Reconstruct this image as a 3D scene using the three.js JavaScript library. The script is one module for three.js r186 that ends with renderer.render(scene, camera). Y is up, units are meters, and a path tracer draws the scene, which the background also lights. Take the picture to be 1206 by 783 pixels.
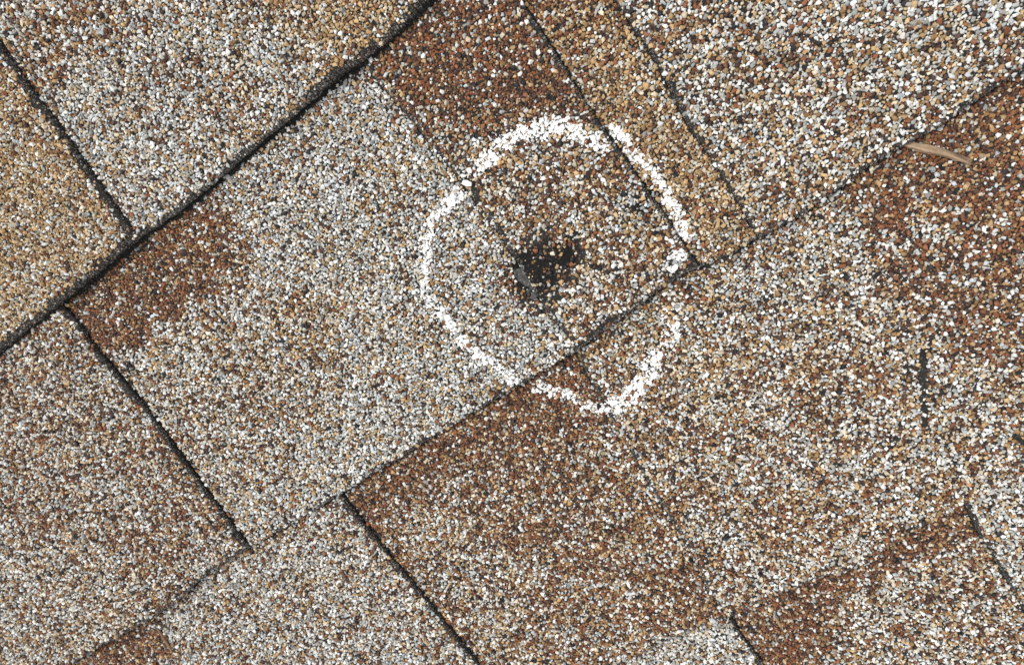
import * as THREE from 'three';
import { mergeGeometries } from 'three/addons/utils/BufferGeometryUtils.js';
import { ConvexGeometry } from 'three/addons/geometries/ConvexGeometry.js';
import { ImprovedNoise } from 'three/addons/math/ImprovedNoise.js';

/* ------------------------------------------------------------------ *
 *  A weathered laminated-shingle roof seen from close above, with a   *
 *  chalk circle drawn round a bruise. Lengths below are millimetres   *
 *  in the roof's own frame (u along the courses, v up the slope, n    *
 *  out of the roof), turned into metres when geometry is made.        *
 * ------------------------------------------------------------------ */
const MM = 0.001;
const PITCH = THREE.MathUtils.degToRad(20);
const ROOF_Q = new THREE.Quaternion().setFromAxisAngle(new THREE.Vector3(1, 0, 0), PITCH);
const local = (u, v, n) => new THREE.Vector3(u * MM, n * MM, -v * MM);
const world = (u, v, n) => local(u, v, n).applyQuaternion(ROOF_Q);
const dirW = (u, v, n) => new THREE.Vector3(u, n, -v).applyQuaternion(ROOF_Q).normalize();

// ---- camera -----------------------------------------------------------
const scene = new THREE.Scene();
const camera = new THREE.PerspectiveCamera(53.48, 1024 / 664, 0.02, 50);
camera.position.copy(world(64.2, -82.32, 268.1));
camera.up.copy(dirW(0.52706, 0.81371, -0.24458));
camera.lookAt(camera.position.clone().add(dirW(-0.22358, -0.14481, -0.96386)));

camera.focus = 0.278; camera.userData.fStop = 20;                     // a phone's small lens

// ---- bright overcast sky ------------------------------------------------
{
  const W = 64, H = 32, d = new Float32Array(W * H * 4);
  for (let j = 0; j < H; j++) for (let i = 0; i < W; i++) {
    const el = Math.sin(((j + 0.5) / H - 0.5) * Math.PI);            // row 0 is straight down
    const b = el > 0 ? 0.36 + 0.32 * el : 0.16;
    d.set([b * 0.985, b * 1.0, b * 1.02, 1], (j * W + i) * 4);
  }
  const sky = new THREE.DataTexture(d, W, H, THREE.RGBAFormat, THREE.FloatType);
  sky.mapping = THREE.EquirectangularReflectionMapping;
  sky.magFilter = THREE.LinearFilter; sky.needsUpdate = true;
  scene.background = sky; scene.environment = sky;
}
// ---- veiled sun, up-slope and to the left ---------------------------------
const sun = new THREE.DirectionalLight(new THREE.Color(1.0, 0.965, 0.91), 1.5);
sun.position.copy(dirW(-0.62, 0.55, 1.0).multiplyScalar(3));
sun.castShadow = true; sun.shadow.radius = 20;
sun.shadow.mapSize.set(2048, 2048);
Object.assign(sun.shadow.camera, { left: -0.6, right: 0.6, top: 0.6, bottom: -0.6, near: 0.5, far: 6 });
scene.add(sun, sun.target);
const EXPOSURE = 1.57;

// ---- helpers ----------------------------------------------------------------
function rng(seed) { let a = seed >>> 0; return () => { a = (a + 0x6D2B79F5) | 0; let t = Math.imul(a ^ (a >>> 15), 1 | a); t = (t + Math.imul(t ^ (t >>> 7), 61 | t)) ^ t; return ((t ^ (t >>> 14)) >>> 0) / 4294967296; }; }
const PN = new ImprovedNoise();
const noise = (x, y, z = 0) => PN.noise(x + 113.7, y + 57.3, z + 11.1);
const fbm = (x, y, z = 0) => noise(x, y, z) + 0.5 * noise(2.1 * x, 2.1 * y, z + 5) + 0.25 * noise(4.3 * x, 4.3 * y, z + 9);
const clamp = (x, a, b) => Math.min(b, Math.max(a, x));
const smooth = (a, b, x) => { const t = clamp((x - a) / (b - a), 0, 1); return t * t * (3 - 2 * t); };
const taken = {};
const numbered = n => { const k = taken[n] = (taken[n] ?? -1) + 1; return k ? `${n}_${String(k).padStart(3, '0')}` : n; };
function tag(o, data) { Object.assign(o.userData, data); return o; }
function shade(o) { o.castShadow = o.receiveShadow = true; return o; }
function along(poly, key, x) {                    // polyline [[u, v], ...] as a function of u or v
  const k = key, o = 1 - key;
  const up = poly[0][k] < poly[poly.length - 1][k];
  const P = up ? poly : [...poly].reverse();
  if (x <= P[0][k]) return P[0][o];
  for (let i = 1; i < P.length; i++) if (x <= P[i][k]) { const t = (x - P[i - 1][k]) / (P[i][k] - P[i - 1][k]); return P[i - 1][o] + t * (P[i][o] - P[i - 1][o]); }
  return P[P.length - 1][o];
}
function segDist(px, py, ax, ay, bx, by) { const dx = bx - ax, dy = by - ay, t = clamp(((px - ax) * dx + (py - ay) * dy) / (dx * dx + dy * dy + 1e-9), 0, 1); return Math.hypot(px - ax - t * dx, py - ay - t * dy); }
function lineDist(P, u, v) { let d = 1e9; for (let i = 1; i < P.length; i++) d = Math.min(d, segDist(u, v, ...P[i - 1], ...P[i])); return d; }
function polyDist(P, u, v) {                      // positive inside
  let d = 1e9, inside = false;
  for (let i = 0, j = P.length - 1; i < P.length; j = i++) {
    d = Math.min(d, segDist(u, v, ...P[j], ...P[i]));
    if ((P[i][1] > v) !== (P[j][1] > v) && u < (P[j][0] - P[i][0]) * (v - P[i][1]) / (P[j][1] - P[i][1]) + P[i][0]) inside = !inside;
  }
  return inside ? d : -d;
}

// ---- the shingles' layout ------------------------------------------------------
const PLY = 2.6, RISE = 2 * PLY / 143;
const BUTTS = [
  [[-420, 0.2], [-199.6, 0], [-136.5, .1], [-111.8, .8], [-95.9, -.5], [-75.2, -.7], [-14, .7], [3.9, .8], [18.2, -.9], [31.5, -.6], [46.6, 1.8], [320, 1]],
  [[-420, -143], [-281.3, -143.7], [-241, -144.9], [-218.2, -145.3], [-191.7, -140.6], [-169.4, -141], [-156.5, -142.3], [-109.6, -142.9], [-56.2, -142.8], [-6.3, -143.8], [21.7, -143.9], [35.3, -142.2], [74, -139.6], [82, -141.4], [91.1, -143.3], [124, -144.8], [150, -142.4], [177.8, -143.7], [199.8, -142.4], [320, -143.5]],
  [[-420, -285], [-19, -284.1], [9.4, -285.6], [22.9, -284.5], [55.8, -286.9], [68.2, -290], [81, -287.8], [99.7, -285.7], [135.8, -284.2], [320, -285]],
  [[-420, -428], [320, -428]],
];
const butt = (row, u) => row < 0 ? 168 : along(BUTTS[row], 0, u) + 0.45 * noise(u / 3.1, row * 7.7) + 0.5 * noise(u / 9, row * 3.3);
const SIDE = {
  a: [[-107, 170], [-107.8, 91], [-108.3, 80.1], [-108.8, 71.1], [-108.9, 48.5], [-109.6, 26.9], [-110.3, 6.6], [-111, -6]],
  c: [[-6, 170], [-7, 41.9], [-7.8, 31.3], [-10.4, 21.7], [-13, -5]],
  e: [[-166, 25], [-165.5, -.7], [-163.9, -14.9], [-165.1, -26.1], [-162.8, -56.7], [-164.5, -108.6], [-164.7, -150]],
  d: [[13.5, 25], [14.4, -9.2], [17.1, -25.4], [19.6, -54], [21.4, -84.5], [19.5, -124.1], [21.1, -135.2], [21.3, -150]],
  f: [[77.4, 25], [77.4, -40.7], [77.3, -70.4], [78.8, -98.4], [80, -119], [80.1, -150]],
  g: [[107, 25], [106.3, -48], [106.9, -64.4], [105.7, -80], [105.1, -91], [105.8, -123.1], [105, -150]],
  p: [[-240, -120], [-241, -144.9], [-242.5, -153.3], [-243.9, -167.1], [-247, -300]],
  i: [[-111.5, -120], [-110.9, -144.7], [-109.6, -185.3], [-107.4, -215.4], [-106, -246.3], [-105, -300]],
  k: [[19.5, -120], [19.1, -146.6], [17.3, -167.9], [13.8, -217.9], [13.1, -238.2], [11.7, -254.2], [9.3, -269.3], [9.6, -295]],
  n: [[9.3, -262], [9.4, -286.2], [9.5, -298.1], [9.8, -313.5], [10.5, -430]],
  m: [[122, -262], [121.3, -286.7], [119.9, -302.9], [120, -313.7], [119.3, -337.5], [118, -430]],
};
const side = (k, v) => typeof k === 'number' ? k : along(SIDE[k], 1, v) + 0.4 * noise(v / 2.9, k.charCodeAt(0) * 3.1) + 0.4 * noise(v / 8, k.charCodeAt(0) * 5.3);

//                     white lgrey cream  tan  gold  rust  dark black
const MIX = {
  grey:   [.36, .22, .10, .12, .07, .05, .06, .02],
  white:  [.46, .24, .09, .06, .04, .03, .06, .02],
  tan:    [.14, .06, .20, .30, .17, .07, .05, .01],
  ochre:  [.11, .06, .16, .29, .19, .12, .06, .01],
  umber:  [.20, .10, .09, .14, .15, .15, .14, .03],
  rust:   [.08, .05, .04, .07, .17, .36, .20, .03],
  brown:  [.17, .09, .07, .12, .18, .20, .14, .03],
  mixed:  [.29, .13, .13, .11, .11, .09, .10, .04],
  pink:   [.24, .15, .14, .08, .07, .14, .16, .02],
  dark:   [.08, .06, .04, .08, .16, .18, .22, .18],
};
const PAL = [[.70, .70, .678], [.38, .38, .36], [.60, .515, .385], [.485, .325, .162], [.285, .165, .07], [.225, .084, .035], [.078, .038, .026], [.017, .016, .018]];

// right / left: that edge lies free over the neighbour; bare: granule-poor rim width
const S = {
  A: { row: 0, tooth: 1, l: -420, r: 'a', R: 1, mix: 'tan', rimB: 4.2, dropB: 2.6, rimR: 2.8, dropR: 1.6, label: 'golden tan shingle tab with a thick dark worn edge' },
  B: { row: 0, tooth: 0, l: 'a', r: 'c', mix: 'grey', rimB: 2.2, dropB: 1.6, regs: [[[[-94, 105], [-50, 73], [-97, 71], [-108, 91]], 'brown', .8], [[[-48, 48], [-25, 20], [-29, -1], [-57, 11]], 'mixed', .6]], blend: 'pink' },
  C: { row: 0, tooth: 1, l: 'c', r: 320, L: 1, mix: 'tan', rimB: 3.0, dropB: 2.4, regs: [[[[-7, 42], [-6, 30], [-9, 13], [14, 1], [-6, -1], [-38, 6]], 'grey', .7]], blend: 'ochre' },
  E: { row: 1, tooth: 1, l: -420, r: 'e', R: 1, mix: 'pink', rimB: 2.2, dropB: 1.1, rimR: 1.5, dropR: 1.1, regs: [[[[-279, -72], [-220, -96], [-234, -143], [-294, -146], [-333, -124]], 'mixed', .8]], blend: 'brown' },
  D: { row: 1, tooth: 0, l: 'e', r: 'd', mix: 'grey', rimB: 1.2, dropB: .9, regs: [[[[-170, 10], [-73, 10], [-73, -16], [-78.9, -37], [-96, -41], [-117, -38], [-145, -40], [-170, -38]], 'rust', 1], [[[-170, -36], [-117, -38], [-91, -36], [-74, -55], [-61, -94], [-128, -120], [-170, -115]], 'mixed', .9], [[[-69, -49], [-45, -73], [-73, -96], [-91, -76]], 'tan', .45], [[[8, -104], [22, -98], [22, -122], [12, -116]], 'dark', .7]], blend: 'white', label: 'pale grey shingle tab with a dark rust patch in its upper corner' },
  F: { row: 1, tooth: 1, l: 'd', r: 'f', L: 1, R: 1, mix: 'umber', rimB: 1.8, dropB: 1.1, rimR: 1.0, dropR: .8, regs: [[[[10, 12], [48.9, 12], [80, -19], [80, -46], [75.7, -66], [60.6, -59], [37, -52], [18, -37]], 'rust', .95], [[[24, -29], [37, -58], [33, -75], [20, -70], [21, -51]], 'mixed', .7], [[[75, -94], [80.3, -107], [80.6, -120], [71, -109], [67, -97]], 'dark', .35], [[[14, -97], [22, -92], [34, -94], [44, -104], [42, -112], [30, -115], [22, -119], [14, -115]], 'dark', .65]], blend: 'mixed', label: 'brown shingle tab inside the chalk circle with a black bruise' },
  G: { row: 1, tooth: 0, l: 'f', r: 'g', mix: 'ochre', rimB: 1.4, dropB: .8, regs: [[[[78, 25], [108, 25], [107, -40], [104, -50], [93, -45], [86, -50], [78, -36]], 'rust', .5]], label: 'narrow tan shingle strip crossed by the chalk circle' },
  H: { row: 1, tooth: 1, l: 'g', r: 320, L: 1, mix: 'mixed', rimB: 2.0, dropB: 1.4, rimL: 1.35, regs: [[[[108, -62], [127, -97], [120, -122], [109, -115], [108, -80]], 'grey', .5], [[[150, -70], [240, -110], [240, -140], [170, -124]], 'grey', .5]], blend: 'brown' },
  P: { row: 2, tooth: 0, l: -420, r: 'p', mix: 'rust', rimB: 1.4, dropB: .9, regs: [[[[-330, -160], [-240, -160], [-240, -300], [-330, -300]], 'brown', .9]] },
  I: { row: 2, tooth: 1, l: 'p', r: 'i', L: 1, R: 1, mix: 'pink', rimB: 1.6, dropB: 1, rimR: 1.4, dropR: 1.1, regs: [[[[-260, -165], [-168, -142], [-114, -149], [-118, -188], [-175, -212]], 'grey', .5]], blend: 'grey' },
  J: { row: 2, tooth: 0, l: 'i', r: 'k', mix: 'brown', rimB: 1.2, dropB: .9, regs: [[[[-112, -125], [22, -125], [20, -160], [16, -169], [4, -182], [-32, -170], [-65, -164], [-112, -168]], 'rust', .85], [[[-95, -165], [-60, -165], [-60, -230], [-100, -240]], 'mixed', .7], [[[-76, -160], [8, -190], [9.7, -273], [-18, -283], [-34, -242], [-69, -196]], 'rust', .35]], blend: 'mixed', label: 'reddish brown shingle tab below the chalk circle' },
  K: { row: 2, tooth: 1, l: 'k', r: 320, L: 1, mix: 'mixed', rimB: 1.2, dropB: .9, regs: [[[[138, -130], [240, -130], [240, -205], [187, -195], [163, -172], [141, -168]], 'rust', .95], [[[142, -172], [189, -189], [230, -200], [200, -260], [157, -255], [150, -232], [138, -194]], 'rust', .6], [[[83, -141], [105, -148], [138, -147], [138, -174], [107, -178], [76, -166]], 'grey', .55], [[[29, -144], [58, -150], [77, -171], [58, -197], [27, -174]], 'tan', .3]], blend: 'brown' },
  N: { row: 3, tooth: 1, l: -420, r: 'n', R: 1, mix: 'white', rimB: 1.5, dropB: 1, rimR: 1.2, dropR: 1, blend: 'grey', label: 'pale grey shingle tab at the lowest course' },
  L: { row: 3, tooth: 0, l: 'n', r: 'm', mix: 'mixed', rimB: 1.2, dropB: .9, regs: [[[[5, -265], [124, -265], [124, -312], [100, -305], [63, -306], [27, -330], [5, -335]], 'rust', .9]], blend: 'brown', label: 'shingle tab with a dark brown upper band between two pale tabs' },
  M: { row: 3, tooth: 1, l: 'm', r: 320, L: 1, mix: 'grey', rimB: 1.5, dropB: 1, rimL: 1.6, dropL: 1.1, blend: 'white' },
};
const ORDER = Object.keys(S);
ORDER.forEach((k, i) => { const s = S[k]; s.key = k; s.seed = i * 3.77; });
const edgeL = (s, v) => side(s.l, v) - (s.L || typeof s.l === 'number' ? 0 : 6);
const edgeR = (s, v) => side(s.r, v) + (s.R || typeof s.r === 'number' ? 0 : 6);
const round = (d, rim, drop) => d >= rim ? 0 : drop * (1 - Math.sqrt(Math.max(0, 1 - (1 - d / rim) ** 2)));
function zLow(row, u, v) { return -RISE * (v - along(BUTTS[row], 0, u)); }
function zTop(s, u, v) {
  let z = zLow(s.row, u, v) + (s.tooth ? PLY : 0) + 0.8 * noise(u / 28, v / 28, s.seed) + 0.18 * noise(u / 5, v / 5, s.seed);
  z -= round(Math.max(0, v - butt(s.row, u)), s.rimB, s.dropB);
  if (s.L) z -= round(Math.max(0, u - edgeL(s, v)), s.rimL ?? 1.6, s.dropL ?? 1.0);
  if (s.R) z -= round(Math.max(0, edgeR(s, v) - u), s.rimR ?? 1.6, s.dropR ?? 1.0);
  z -= 0.9 * Math.exp(-(((u - 22) / 7) ** 2 + ((v + 107) / 9) ** 2));         // the dent of the bruise
  return z;
}
function topmost(u, v) {
  let row = 3;
  for (let r = 0; r < 3; r++) if (v >= butt(r, u)) { row = r; break; }
  if (v < butt(3, u)) return null;
  let low = null;
  for (const k of ORDER) {
    const s = S[k];
    if (s.row !== row || u < edgeL(s, v) || u > edgeR(s, v)) continue;
    if (s.tooth) return s;
    low = s;
  }
  return low;
}

// ---- materials -------------------------------------------------------------------
function bitumenMaps() {
  const N = 512, c = new Uint8Array(N * N * 4), b = new Uint8Array(N * N * 4), R = rng(77);
  const per = (x, y, f, z) => {                                     // tiling noise
    const X = x / N, Y = y / N, a = noise(X * f, Y * f, z), bb = noise((X - 1) * f, Y * f, z), cc = noise(X * f, (Y - 1) * f, z), d = noise((X - 1) * f, (Y - 1) * f, z);
    return (a * (1 - X) + bb * X) * (1 - Y) + (cc * (1 - X) + d * X) * Y;
  };
  const spots = new Float32Array(N * N);
  for (let k = 0; k < 5200; k++) {
    const x = R() * N, y = R() * N, r = 1.2 + 3.2 * R() ** 2, h = R();
    for (let j = -5; j <= 5; j++) for (let i = -5; i <= 5; i++) {
      const q = Math.hypot(i, j); if (q > r) continue;
      const at = ((Math.floor(y + j + N) % N) * N + (Math.floor(x + i + N) % N));
      spots[at] = Math.max(spots[at], (0.25 + 0.75 * h) * (1 - 0.5 * q / r));
    }
  }
  for (let y = 0; y < N; y++) for (let x = 0; x < N; x++) {
    const i = y * N + x, n = 0.5 + 0.5 * per(x, y, 9, 1) + 0.3 * per(x, y, 40, 2), s = spots[i];
    const g = 34 + 26 * n + 95 * s * s, o = i * 4;
    c[o] = g; c[o + 1] = g * 0.99; c[o + 2] = g * 0.95; c[o + 3] = 255;
    b[o] = b[o + 1] = b[o + 2] = clamp(90 + 60 * per(x, y, 30, 4) + 90 * s, 0, 255); b[o + 3] = 255;
  }
  const mk = (d, srgb) => { const t = new THREE.DataTexture(d, N, N); t.wrapS = t.wrapT = THREE.RepeatWrapping; t.magFilter = THREE.LinearFilter; t.minFilter = THREE.LinearMipmapLinearFilter; t.generateMipmaps = true; if (srgb) t.colorSpace = THREE.SRGBColorSpace; t.repeat.set(1 / 0.06, 1 / 0.06); t.needsUpdate = true; return t; };
  return [mk(c, true), mk(b, false)];
}
const [bitC, bitB] = bitumenMaps();
const bitumen = new THREE.MeshPhysicalMaterial({ vertexColors: true, map: bitC, bumpMap: bitB, bumpScale: 0.0005, roughness: 0.85, specularIntensity: 0.35, color: new THREE.Color(0.8, 0.8, 0.8) });
const stone = new THREE.MeshStandardMaterial({ color: 0xffffff, roughness: 0.62 });
const chalkMat = new THREE.MeshStandardMaterial({ color: new THREE.Color(0.86, 0.86, 0.855), roughness: 0.95 });
const scuffMat = new THREE.MeshStandardMaterial({ map: bitC, bumpMap: bitB, bumpScale: 0.0003, roughness: 0.7, color: new THREE.Color(2.0, 2.0, 2.02) });

// ---- roof ----------------------------------------------------------------------------
const roof = new THREE.Group();
roof.name = 'roof'; roof.quaternion.copy(ROOF_Q);
tag(roof, { kind: 'structure', label: 'weathered roof of brown, tan and grey granule shingles laid in slanting courses', category: 'roof' });
scene.add(roof);
const shadeRoof = o => { roof.add(shade(o)); return o; };
{
  const g = new THREE.BoxGeometry(1.1, 0.012, 0.95, 1, 1, 1); g.translate(-0.05, -0.0225, 0.135);
  const deck = new THREE.Mesh(g, new THREE.MeshStandardMaterial({ color: new THREE.Color(0.035, 0.034, 0.033), roughness: 0.95 }));
  deck.name = 'underlay'; shadeRoof(deck);
}

// asphalt newly laid bare by the blow has not greyed yet
const fresh = (u, v) => 1 - .6 * Math.max(smooth(13, 8, Math.hypot(u - 24, v + 107)), smooth(9, 5, Math.hypot(u - 38, v + 106)), smooth(8, 5, Math.hypot(u - 77, v + 107)));
function slab(s) {
  const near = [0, .25, .6, 1.0, 1.6, 2.3, 3.2, 4.4];
  const us = []; for (const d of near) us.push(['l', d]);
  const mid = 64; for (let i = 1; i < mid; i++) us.push(['m', i / mid]);
  for (const d of [...near].reverse()) us.push(['r', d]);
  const vs = [...near]; const top = s.row === 0 ? 168 : 143 + 22; for (let d = 6.5; d < top; d += 2.6) vs.push(d); vs.push(top);
  const nu = us.length, pos = [], uv = [], col = [], idx = [];
  const bottomAt = (u, v) => zLow(s.row, u, v) - PLY + 0.15;
  const grid = [];
  const put = (u, v, z) => { pos.push(u * MM, z * MM, -v * MM); uv.push((u + z * 0.7) * MM, (v - z * 0.7) * MM); const f = fresh(u, v); col.push(f, f, f); return pos.length / 3 - 1; };
  for (const dv of vs) {
    const line = [];
    const vm = butt(s.row, (side(s.l, BUTTS[s.row][0][1]) + side(s.r, BUTTS[s.row][0][1])) / 2) + dv;
    const l = edgeL(s, vm), r = edgeR(s, vm);
    for (const [k, d] of us) {
      const u = k === 'l' ? l + d : k === 'r' ? r - d : l + 4.4 + (r - l - 8.8) * d;
      const v = butt(s.row, u) + dv;
      line.push([u, v, put(u, v, zTop(s, u, v))]);
    }
    grid.push(line);
  }
  const quad = (a, b, c, d) => idx.push(a, b, c, a, c, d);
  for (let j = 0; j + 1 < grid.length; j++) for (let i = 0; i + 1 < nu; i++) quad(grid[j][i][2], grid[j][i + 1][2], grid[j + 1][i + 1][2], grid[j + 1][i][2]);
  // butt face and the two sides, a little undercut and ragged, then the underside
  const drop = (list, du, dv) => list.map(([u, v]) => { const k = 0.35 + 0.35 * noise(u / 1.7, v / 1.7, 3); return put(u + du * k, v + dv * k, bottomAt(u, v)); });
  const f = drop(grid[0], 0, 1);
  for (let i = 0; i + 1 < nu; i++) quad(f[i], f[i + 1], grid[0][i + 1][2], grid[0][i][2]);
  const le = grid.map(g => g[0]), re = grid.map(g => g[nu - 1]);
  const lb = drop(le, s.L ? 1 : 0, 0), rb = drop(re, s.R ? -1 : 0, 0);
  for (let j = 0; j + 1 < grid.length; j++) {
    quad(lb[j + 1], lb[j], le[j][2], le[j + 1][2]); quad(rb[j], rb[j + 1], re[j + 1][2], re[j][2]); quad(lb[j], lb[j + 1], rb[j + 1], rb[j]);
  }
  const g = new THREE.BufferGeometry();
  g.setAttribute('position', new THREE.Float32BufferAttribute(pos, 3)); g.setAttribute('uv', new THREE.Float32BufferAttribute(uv, 2)); g.setAttribute('color', new THREE.Float32BufferAttribute(col, 3)); g.setIndex(idx); g.computeVertexNormals();
  return g;
}
for (const k of ORDER) {
  const s = S[k];
  s.mesh = new THREE.Mesh(slab(s), bitumen);
  s.mesh.name = numbered('shingle');
  if (s.label) s.mesh.userData.label = s.label;
  shadeRoof(s.mesh);
  s.grains = [];
}

// ---- bruise, bare streaks, chalk strokes (roof millimetres) -------------------------------
const BRUISE = [[18.4, -99.9], [24.6, -96.9], [28.3, -97], [30, -100.6], [28.3, -105.6], [26.9, -109.6], [26.8, -113.4], [22.3, -117.1], [19.4, -118.2], [16.4, -114.5], [14.8, -108.8], [15.5, -104.2]];
const PITS = [[34.9, -107.5, 3.2], [39.3, -107.6, 3], [42.3, -110.4, 3], [31, -104, 3], [29.3, -113.4, 2.4], [36.2, -96.9, 2.2], [31, -98, 2.5], [12.3, -108.8, 2.2], [13.5, -114, 2], [21.3, -122.9, 2], [28.3, -93.3, 2], [46, -104, 2], [79.0, -104.7, 2.6], [74.7, -106.5, 2.6], [77, -113, 2.4], [22, -95, 2.4], [34, -101, 2.6], [27, -119, 2.4]];
const STREAKS = [                                                    // [line, half width, how bare]
  [[[135.6, -218.4], [128.3, -233.6], [122.2, -246.6]], 1.1, .86],
  [[[28.6, -141.3], [36, -140.6], [43.3, -140.2]], 1.1, .85], [[[71, -138.8], [80.2, -139.2]], 1.3, .85],
  [[[22.4, -60], [22.9, -70]], .8, .9], [[[22.5, -76], [22.5, -90]], .7, .8], [[[22.3, -118], [22, -136]], .6, .6],
  [[[101, -230], [98, -237]], .7, .7], [[[18.5, -150], [17.8, -172]], 1.0, .55], [[[15, -205], [13.5, -245]], 1.0, .6],
  [[[148, -268], [152, -275]], .8, .8],
];
function bareness(s, u, v) {
  let p = 0;
  const wob = 1.6 * fbm(u / 3, v / 3, 21);
  p = Math.max(p, 0.74 * smooth(-1.2, 1.2, polyDist(BRUISE, u, v) + wob));
  for (const [a, b, r] of PITS) p = Math.max(p, (a > 60 ? .3 : .72) * smooth(r + 1.4, r - 1, Math.hypot(u - a, v - b) + wob));
  const rd = Math.hypot((u - 27) / 1.3, v + 107);
  p = Math.max(p, .7 * smooth(.1, .5, 1.5 * noise(u / 1.7, v / 1.7, 51) + .9 - rd / 8.3 * .75));
  const pit = noise(u / 1.5, v / 1.5, 55);                             // single granules knocked out round it
  p = Math.max(p, .9 * smooth(.12, .3, pit) * smooth(15, 9, Math.hypot((u - 30) / 1.25, v + 106)));
  for (const [P, w, q] of STREAKS) p = Math.max(p, q * smooth(w + .3, w - .2, lineDist(P, u, v) + .2 * noise(u, v, 8)));
  const rag = 0.9 * noise(u / 2.4, v / 2.4, 31) + 1.1 * noise(u / 11, v / 11, 33);
  const rim = (d, w, q) => { p = Math.max(p, q * smooth(w + .5, w * .35, d + rag)); };
  rim(v - butt(s.row, u), s.rimB * .78, s.row ? .78 : .88);
  if (s.R) rim(edgeR(s, v) - u, (s.rimR ?? 1.6) * .85, .93);
  if (s.L) rim(u - edgeL(s, v), (s.rimL ?? 1.6) * .75, .72);
  if (!s.tooth) {                                                    // the foot of a neighbouring tooth
    if (typeof s.l === 'string' && u - side(s.l, v) < .85) p = Math.max(p, .93);
    if (typeof s.r === 'string' && side(s.r, v) - u < .5) p = 1;
  }
  if (s.row > 0) p = Math.max(p, (s.key === 'I' ? .62 : .93) * smooth(1.5, .7, butt(s.row - 1, u) - v + .4 * noise(u / 2, v / 2, 35)));
  return p;
}
const STROKES = [                                                   // [line, half width, cover]
  { P: [[24.6, -58.6], [33.7, -59.3]], w: 3.0, c: .35 },
  { P: [[33.7, -59.3], [39.8, -56.9], [47.3, -57.8], [55.1, -60.9], [64.8, -64.6], [70.1, -73.6], [74.6, -80.5]], w: 3.5, c: .86 },
  { P: [[81.1, -77.2], [81.8, -85.7], [84.0, -96], [85.2, -104.5], [84.4, -114.8], [83.5, -122.9], [81.6, -128]], w: 2.5, c: .88 },
  { P: [[74, -131.2], [76.8, -133.4]], w: 2.6, c: .97 },
  { P: [[17, -63.3], [9, -63.9], [1.5, -65.8]], w: 3.0, c: .55 },
  { P: [[1.5, -65.8], [-6.5, -72], [-12, -77.6], [-20.2, -90.6], [-19.3, -101.1], [-18.7, -108.9], [-17, -118.9], [-12.7, -129.2], [-9.4, -140]], w: 2.4, c: .84 },
  { P: [[-2.5, -149.6], [.9, -154.9], [5, -158.4], [8, -165.7], [12.5, -171]], w: 2.6, c: .72 },
  { P: [[18, -173.6], [24, -173.5], [31.9, -172.3], [40.1, -169.5], [44.8, -166]], w: 4.4, c: .9 },
  { P: [[44.8, -166], [50.3, -163.5], [57.4, -160.3], [59.5, -157.4]], w: 3.0, c: .45 },
  { P: [[57, -151], [60.9, -149.9], [64.6, -151.5], [60.8, -154.3]], w: 1.5, c: .85 },
];
function chalkAt(u, v) {
  let best = 0, which = -1, near = 1.8;
  STROKES.forEach((t, i) => {
    const d = lineDist(t.P, u, v) + 1.3 * fbm(u / 4.5, v / 4.5, 40) + .8 * noise(u / 1.3, v / 1.3, 41);
    const p = t.c * smooth(t.w + .7, t.w - 1.6, d) * (.5 + .5 * smooth(-.5, .1, fbm(u / 3.2, v / 3.2, 44)));
    if (p > best) { best = p; which = i; } else if (!best && d - t.w < near) { near = d - t.w; which = i; }
  });
  return [best, which];
}

// ---- granules ---------------------------------------------------------------------------------
function crushedStone(seed, n = 11) {                                  // a chip of crushed rock: few, flat, uneven faces
  const R = rng(seed), pts = [];
  for (let i = 0; i < n; i++) {
    const y = 1 - 2 * (i + .5) / n, a = i * 2.39996 + (R() - .5) * 1.1, q = Math.sqrt(1 - y * y), k = .82 + .36 * R();
    pts.push(new THREE.Vector3(Math.cos(a) * q * k, (y + (R() - .5) * .3) * k, Math.sin(a) * q * k));
  }
  const g = new ConvexGeometry(pts);
  g.deleteAttribute('uv');
  return g;
}
const STONES = [crushedStone(5, 8), crushedStone(16, 9), crushedStone(27, 7), crushedStone(39, 10)];
const FRAME = [[-94.3, 104.9], [219.7, -121.6], [106.9, -370.4], [-333.5, -124.1]];
const MARGIN = 42;
const nearFrame = (u, v) => FRAME.every(([a, b], i) => { const [c, d] = FRAME[(i + 1) % 4], l = Math.hypot(c - a, d - b); return ((u - a) * (d - b) - (v - b) * (c - a)) / l > -MARGIN; }) ;
const R = rng(2024);
const X0 = -400, Y0 = -428, GW = 720, GH = 600, cells = Array.from({ length: GW * GH }, () => null);
const GU = [], GV = [], GR = [];
function tryPut(u, v, r, k) {
  const cx = Math.floor(u - X0), cy = Math.floor(v - Y0);
  for (let j = Math.max(0, cy - 2); j <= Math.min(GH - 1, cy + 2); j++) for (let i = Math.max(0, cx - 2); i <= Math.min(GW - 1, cx + 2); i++) {
    const c = cells[j * GW + i]; if (!c) continue;
    for (const n of c) { const dx = GU[n] - u, dy = GV[n] - v, q = k * (r + GR[n]); if (dx * dx + dy * dy < q * q) return false; }
  }
  const at = cy * GW + cx; (cells[at] ??= []).push(GU.length); GU.push(u); GV.push(v); GR.push(r);
  return true;
}
const B = [X0 + 5, Y0 + 5, 310, 165];
for (const [tries, r0, r1, k] of [[70000, .86, 1.16, .80], [420000, .62, .90, .75], [640000, .48, .70, .67], [820000, .33, .50, .61]])
  for (let n = 0; n < tries; n++) {
    const u = B[0] + (B[2] - B[0]) * R(), v = B[1] + (B[3] - B[1]) * R(), r = r0 + (r1 - r0) * R();
    if (u <= X0 + 3 || u >= X0 + GW - 3 || !nearFrame(u, v)) continue;
    tryPut(u, v, r, k);
  }
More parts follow.
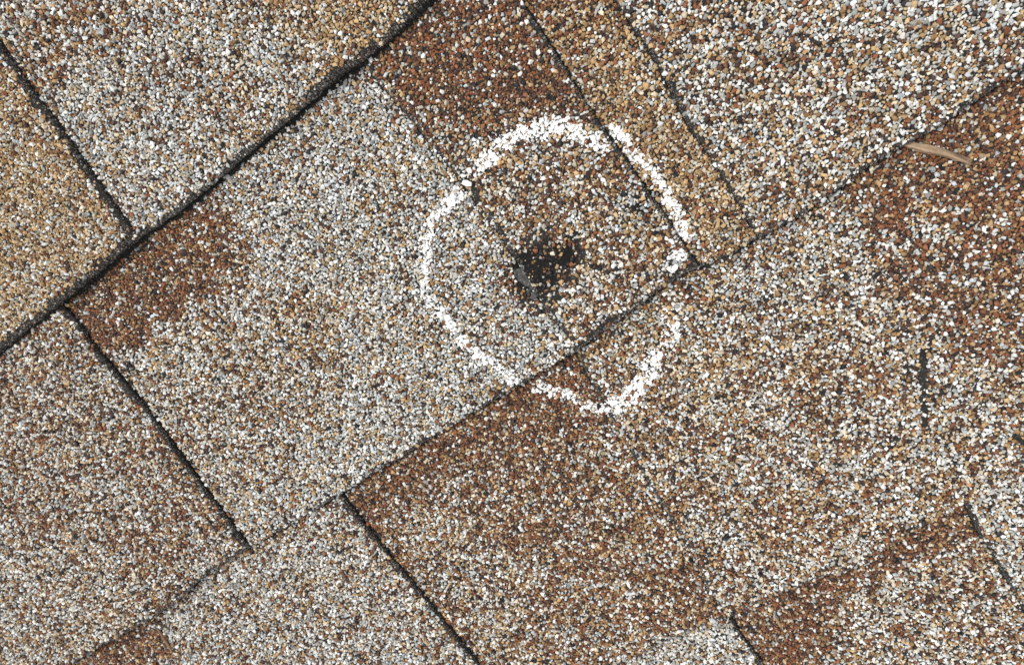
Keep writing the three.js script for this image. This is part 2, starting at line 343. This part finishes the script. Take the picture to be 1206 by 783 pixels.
function pickColour(s, u, v) {
  let w = MIX[s.mix].slice();
  const lerp = (m, k) => { const t = MIX[m]; w = w.map((x, i) => x + (t[i] - x) * k); };
  if (s.blend) lerp(s.blend, .75 * smooth(-.25, .6, fbm(u / 22, v / 22, s.seed + 60)));
  for (const [P, m, k] of s.regs ?? []) lerp(m, k * smooth(-7, 7, polyDist(P, u, v) + 9 * fbm(u / 8, v / 8, s.seed + 80)));
  let t = R() * w.reduce((a, b) => a + b, 0), i = 0;
  while (i < 7 && (t -= w[i]) > 0) i++;
  const c = PAL[i], b = .68 + .56 * R(), h = (R() - .5) * .12;
  return [clamp(c[0] * b * (1 + h), 0, .86), clamp(c[1] * b, 0, .86), clamp(c[2] * b * (1 - h), 0, .86)];
}
const chalkBits = STROKES.map(() => []);
const order = GU.map((_, i) => i);
let placed = 0;
const M4 = new THREE.Matrix4(), Q = new THREE.Quaternion(), E3 = new THREE.Euler();
for (const i of order) {
  const u = GU[i], v = GV[i], r = GR[i];
  const s = topmost(u, v);
  if (!s) continue;
  const keep = R(), col = pickColour(s, u, v);
  if (keep < bareness(s, u, v)) continue;
  const flat = .6 + .35 * R(), long = 1 + .7 * R() * R(), z = zTop(s, u, v) + r * flat * (.15 + .55 * R());
  E3.set((R() - .5) * 1.3, R() * Math.PI * 2, (R() - .5) * 1.3); Q.setFromEuler(E3);
  s.grains.push([u, v, z, r * long * 1.1, r * flat, r * 1.1 / Math.sqrt(long), Q.clone(), col, Math.floor(R() * STONES.length)]);
  placed++;
  const [p, which] = chalkAt(u, v);
  if (which >= 0) { if (R() < p) chalkBits[which].push([u, v, z + r * flat * .42, r, 1]); else if (R() < .12 + p) chalkBits[which].push([u, v, z + r * flat * .5, r, 0]); }
}
// fine dust caught on the worn edges and in the bare places
const dust = (s, u, v, z, big = 1) => {
  E3.set(R() * 6, R() * 6, R() * 6); Q.setFromEuler(E3);
  const r = (.16 + .36 * R() * R()) * big, g = .05 + .34 * R() ** 3, w = R();
  s.grains.push([u, v, z, r, r * .8, r, Q.clone(), w < .15 ? [g * 1.5, g * .9, g * .55] : [g, g * .98, g * .93], Math.floor(R() * STONES.length)]);
};
for (const k of ORDER) {
  const s = S[k];
  for (let u = -340; u < 260; u += .42) {
    const uu = u + R(), vb = butt(s.row, uu);
    if (uu < edgeL(s, vb) || uu > edgeR(s, vb) || polyDist(FRAME, uu, vb) < -30) continue;
    for (let n = 0; n < (s.row ? 3 : 7); n++) { const d = s.rimB * R() * R(); dust(s, uu, vb + d, zTop(s, uu, vb + d)); }
    if (R() < .35) { const d = s.rimB * R(); dust(s, uu, vb + d, zTop(s, uu, vb + d) + .1, 1.7); }
    const h = R(); dust(s, uu, vb + .05, zTop(s, uu, vb) * h + (zLow(s.row, uu, vb) - PLY) * (1 - h));
  }
  for (const e of ['L', 'R']) if (s[e]) for (let v = -400; v < 160; v += .5) {
    const vv = v + R(), u = e === 'L' ? edgeL(s, vv) : edgeR(s, vv), sg = e === 'L' ? 1 : -1;
    if (vv < butt(s.row, u) || (s.row > 0 && vv > butt(s.row - 1, u)) || polyDist(FRAME, u, vv) < -30) continue;
    if (R() < .4) { const d = 1.6 * R(); dust(s, u + sg * d, vv, zTop(s, u + sg * d, vv) + .1, 1.7); }
    for (let n = 0; n < 2; n++) { const d = 2.2 * R() * R(); dust(s, u + sg * d, vv, zTop(s, u + sg * d, vv)); }
    const h = .3 + .7 * R(); dust(s, u - sg * .02, vv, zTop(s, u, vv) * h + zLow(s.row, u, vv) * (1 - h));
  }
}
for (const k of ORDER) {
  const s = S[k];
  STONES.forEach((geo, n) => {
    const list = s.grains.filter(g => g[8] === n);
    if (!list.length) return;
    const im = new THREE.InstancedMesh(geo, stone, list.length), c = new THREE.Color();
    list.forEach((g, i) => {
      M4.compose(local(g[0], g[1], g[2]), g[6], new THREE.Vector3(g[3] * MM, g[4] * MM, g[5] * MM));
      im.setMatrixAt(i, M4); im.setColorAt(i, c.setRGB(...g[7]));
    });
    im.name = numbered('granules'); im.userData.kind = 'stuff';
    s.mesh.add(shade(im));
  });
}

// ---- the scuffed patch of bare asphalt inside the bruise ------------------------------------------
function lump(u, v, ru, rv, turn, h, seed) {
  const g = new THREE.SphereGeometry(1, 28, 16), p = g.attributes.position, uv = [];
  for (let i = 0; i < p.count; i++) {
    let x = p.getX(i), y = p.getY(i), z = p.getZ(i);
    const k = 1 + .3 * fbm(x * 1.4 + seed, z * 1.4, y) + .28 * noise(x * 5 + seed, z * 5, 2);
    const X = x * ru * k, Z = z * rv * k, c = Math.cos(turn), t = Math.sin(turn), du = X * c - Z * t, dv = X * t + Z * c;
    const zz = zTop(topmost(u + du, v + dv), u + du, v + dv);
    const q = zTop(S.D, u, v) * .5 + zTop(S.F, u, v) * .5;
    p.setXYZ(i, (u + du) * MM, (.75 * q + .25 * zz + y * h * (1 + .6 * noise(X * 1.6, Z * 1.6, seed)) + .28 * noise(X * 3.1, Z * 1.3, seed + 3) - .1) * MM, -(v + dv) * MM);
    uv.push((u + du) * MM * 1.4, (v + dv) * MM * 1.4);
  }
  g.setAttribute('uv', new THREE.Float32BufferAttribute(uv, 2)); g.computeVertexNormals();
  return g;
}
{
  const L = rng(404), bits = [lump(19.4, -106.4, 2.8, 4.6, .25, 1.1, 1), lump(24.4, -111.4, 2.2, 2.8, -.4, .85, 5), lump(18.6, -115, 1.7, 1.5, .2, .55, 9), lump(26, -101, 1.1, 2.2, .5, .45, 14), lump(20.6, -110.4, 1.5, 2.6, .5, .7, 17)];
  for (let i = 0; i < 16; i++) { const a = L() * 6.283, q = 1.5 + 2.6 * L(); bits.push(lump(19.6 + q * Math.cos(a), -108 + 1.5 * q * Math.sin(a), .5 + .8 * L(), .6 + 1.1 * L(), L() * 3, .35 + .4 * L(), 20 + i * 3)); }
  const m = new THREE.Mesh(mergeGeometries(bits), scuffMat);
  m.name = 'scuffed_asphalt'; m.userData.label = 'grey smeared asphalt laid bare in the bruise';
  S.F.mesh.add(shade(m));
}

// ---- things lying on the roof -------------------------------------------------------------------------
function thing(name, label, category, u, v, n) {
  const o = new THREE.Group(); o.name = numbered(name); o.quaternion.copy(ROOF_Q); o.position.copy(world(u, v, n));
  tag(o, { label, category }); scene.add(o); return o;
}
function placedAt(o, u, v, n) { return (a, b, c) => local(a - u, b - v, c - n); }

{ // chalk circle: crumbs rubbed off on the granules' high points
  const [cu, cv, cn] = [32, -112, 0];
  const o = thing('chalk_circle', 'thick broken white chalk circle drawn around the dark bruise', 'chalk circle', cu, cv, cn);
  const to = placedAt(o, cu, cv, cn), C = rng(99), base = [crushedStone(61), crushedStone(62), crushedStone(63)];
  chalkBits.forEach(list => {
    if (!list.length) return;
    const parts = [];
    const add = (u, v, z, r, h) => {
      const g = base[Math.floor(C() * 3)].clone();
      E3.set((C() - .5) * .4, C() * 6.28, (C() - .5) * .4); Q.setFromEuler(E3);
      g.applyMatrix4(M4.compose(to(u, v, z), Q, new THREE.Vector3(r * (1 + .4 * C()) * MM, h * MM, r * (.85 + .3 * C()) * MM)));
      parts.push(g);
    };
    for (const [u, v, z, r, full] of list) {
      if (!full) { for (let n = 0; n < 3; n++) { const a = C() * 6.283, q = r * .6 * C(); add(u + q * Math.cos(a), v + q * Math.sin(a), z, .10 + .16 * C(), .12); } continue; }
      { const a = C() * 6.283, q = r * .35 * C(); add(u + q * Math.cos(a), v + q * Math.sin(a), z, r * (.85 + .45 * C()), r * .5); }
      for (let n = 0; n < 5; n++) if (C() < .75) { const a = C() * 6.283, q = r * (.5 + .7 * C()); add(u + q * Math.cos(a), v + q * Math.sin(a), z - .05 - .3 * C(), .12 + .3 * C() * C(), .2 + .12 * C()); }
    }
    const m = new THREE.Mesh(mergeGeometries(parts), chalkMat); m.name = 'chalk_stroke';
    o.add(shade(m));
  });
}
function flake(u, v, w, l, turn, label, lift) {
  const s = topmost(u, v), n = zTop(s, u, v) + lift;
  const o = thing('chalk_flake', label, 'chalk flake', u, v, n);
  const sh = new THREE.Shape([[-.5, -.45], [.1, -.5], [.5, -.1], [.42, .42], [-.1, .5], [-.46, .2]].map(([x, y]) => new THREE.Vector2(x * l * MM, y * w * MM)));
  const g = new THREE.ExtrudeGeometry(sh, { depth: .6 * MM, bevelEnabled: true, bevelSize: .25 * MM, bevelThickness: .25 * MM, bevelSegments: 2 });
  g.rotateX(-Math.PI / 2); g.rotateY(turn); g.rotateZ(.15);
  const m = new THREE.Mesh(g, chalkMat); m.name = 'flake'; o.add(shade(m));
}
flake(21.9, -61.8, 1.9, 3.6, -1.0, 'small white chalk flake lodged in the seam at the upper left gap of the circle', 1.2);
flake(72.2, -135.6, 1.7, 2.8, .2, 'tiny white chalk flake below the blob at the lower right of the narrow tan strip', .9);

function stick(name, label, category, P, rad, colour, seed, fray) {
  const [u0, v0] = P[0], s0 = topmost(u0, v0), n0 = 0;
  const o = thing(name, label, category, u0, v0, n0), to = placedAt(o, u0, v0, n0);
  const pts = P.map(([u, v, h]) => to(u, v, h));
  const curve = new THREE.CatmullRomCurve3(pts);
  const T = 60, RS = 14, g = new THREE.TubeGeometry(curve, T, 1, RS, false), p = g.attributes.position;
  const cols = [], c = new THREE.Vector3();
  for (let i = 0; i <= T; i++) {
    curve.getPointAt(i / T, c);
    for (let j = 0; j <= RS; j++) {
      const k = i * (RS + 1) + j, a = (j % RS) / RS * 6.283, x = i / T;
      const prof = (.72 + .35 * Math.sin(Math.PI * Math.min(1, x * 1.1)) + .12 * noise(x * 9, seed)) * smooth(-.04, .05, x) * smooth(1.03, .96, x);
      const fibre = .12 * noise(x * 14, a, seed) + .3 * noise(Math.cos(a) * 2.6, Math.sin(a) * 2.6, seed + x * 2.2) + .1 * noise(Math.cos(a) * 6, Math.sin(a) * 6, seed + x * 5);
      const rr = rad * MM * (prof * (1 + fibre));
      const d = new THREE.Vector3().fromBufferAttribute(p, k).sub(c).normalize();
      p.setXYZ(k, c.x + d.x * rr, c.y + d.y * rr * .8, c.z + d.z * rr);
      const b = .85 + .95 * noise(Math.cos(a) * 5, Math.sin(a) * 5, seed + x * 3) + .3 * noise(x * 30, a * 2, seed);
      cols.push(colour[0] * b, colour[1] * b, colour[2] * b);
    }
  }
  g.setAttribute('color', new THREE.Float32BufferAttribute(cols, 3)); g.computeVertexNormals();
  const m = new THREE.Mesh(g, new THREE.MeshStandardMaterial({ vertexColors: true, roughness: .85 })); m.name = 'stalk';
  o.add(shade(m));
  if (fray) { // a split fibre lifting off the stalk
    const f = new THREE.TubeGeometry(new THREE.CatmullRomCurve3(fray.map(([u, v, h]) => to(u, v, h))), 24, .32 * MM, 6, false);
    const cf = []; for (let i = 0; i < f.attributes.position.count; i++) cf.push(colour[0] * .8, colour[1] * .8, colour[2] * .8);
    f.setAttribute('color', new THREE.Float32BufferAttribute(cf, 3));
    const fm = new THREE.Mesh(f, m.material); fm.name = 'fibre'; o.add(shade(fm));
  }
}
const lie = (u, v, h) => [u, v, zTop(topmost(u, v), u, v) + h];
stick('twig', 'pale brown split twig sticking out from under a shingle edge', 'twig', [[164.9, -141.2, zTop(S.K, 164.9, -141.2) + .9], lie(169.2, -146.2, 1.5), lie(173.3, -150.7, 2.1), lie(177.7, -156.2, 2.3), lie(182.1, -161.9, 1.8)], 1.4, [.37, .255, .16], 3, [lie(168.2, -147.2, 1.2), lie(170.4, -149.6, 1.5), lie(173.0, -152.3, 1.7), lie(175.6, -155.0, 2.0)]);
stick('dry_stem', 'thin dry brown stem lying along a joint near the bottom edge', 'stem', [lie(-239.8, -152.2, 1.2), lie(-240.7, -159.4, 1.3), lie(-242.2, -167.5, 1.2)], .7, [.26, .15, .085], 8);
stick('dry_stem', 'short dark bent stem just above the thin brown stem', 'stem', [lie(-239.9, -147.6, 1.1), lie(-237, -151, 1.3), lie(-234.4, -155.4, 1.1)], .5, [.10, .07, .05], 12);

console.log('granules', placed, 'all', ORDER.reduce((a, k) => a + S[k].grains.length, 0), 'chalk', chalkBits.map(l => l.length).join(' '));

const renderer = new THREE.WebGLRenderer({ antialias: true });
renderer.toneMapping = THREE.LinearToneMapping;
renderer.toneMappingExposure = EXPOSURE;
renderer.shadowMap.enabled = true;
renderer.setSize(1024, 664);
renderer.render(scene, camera);
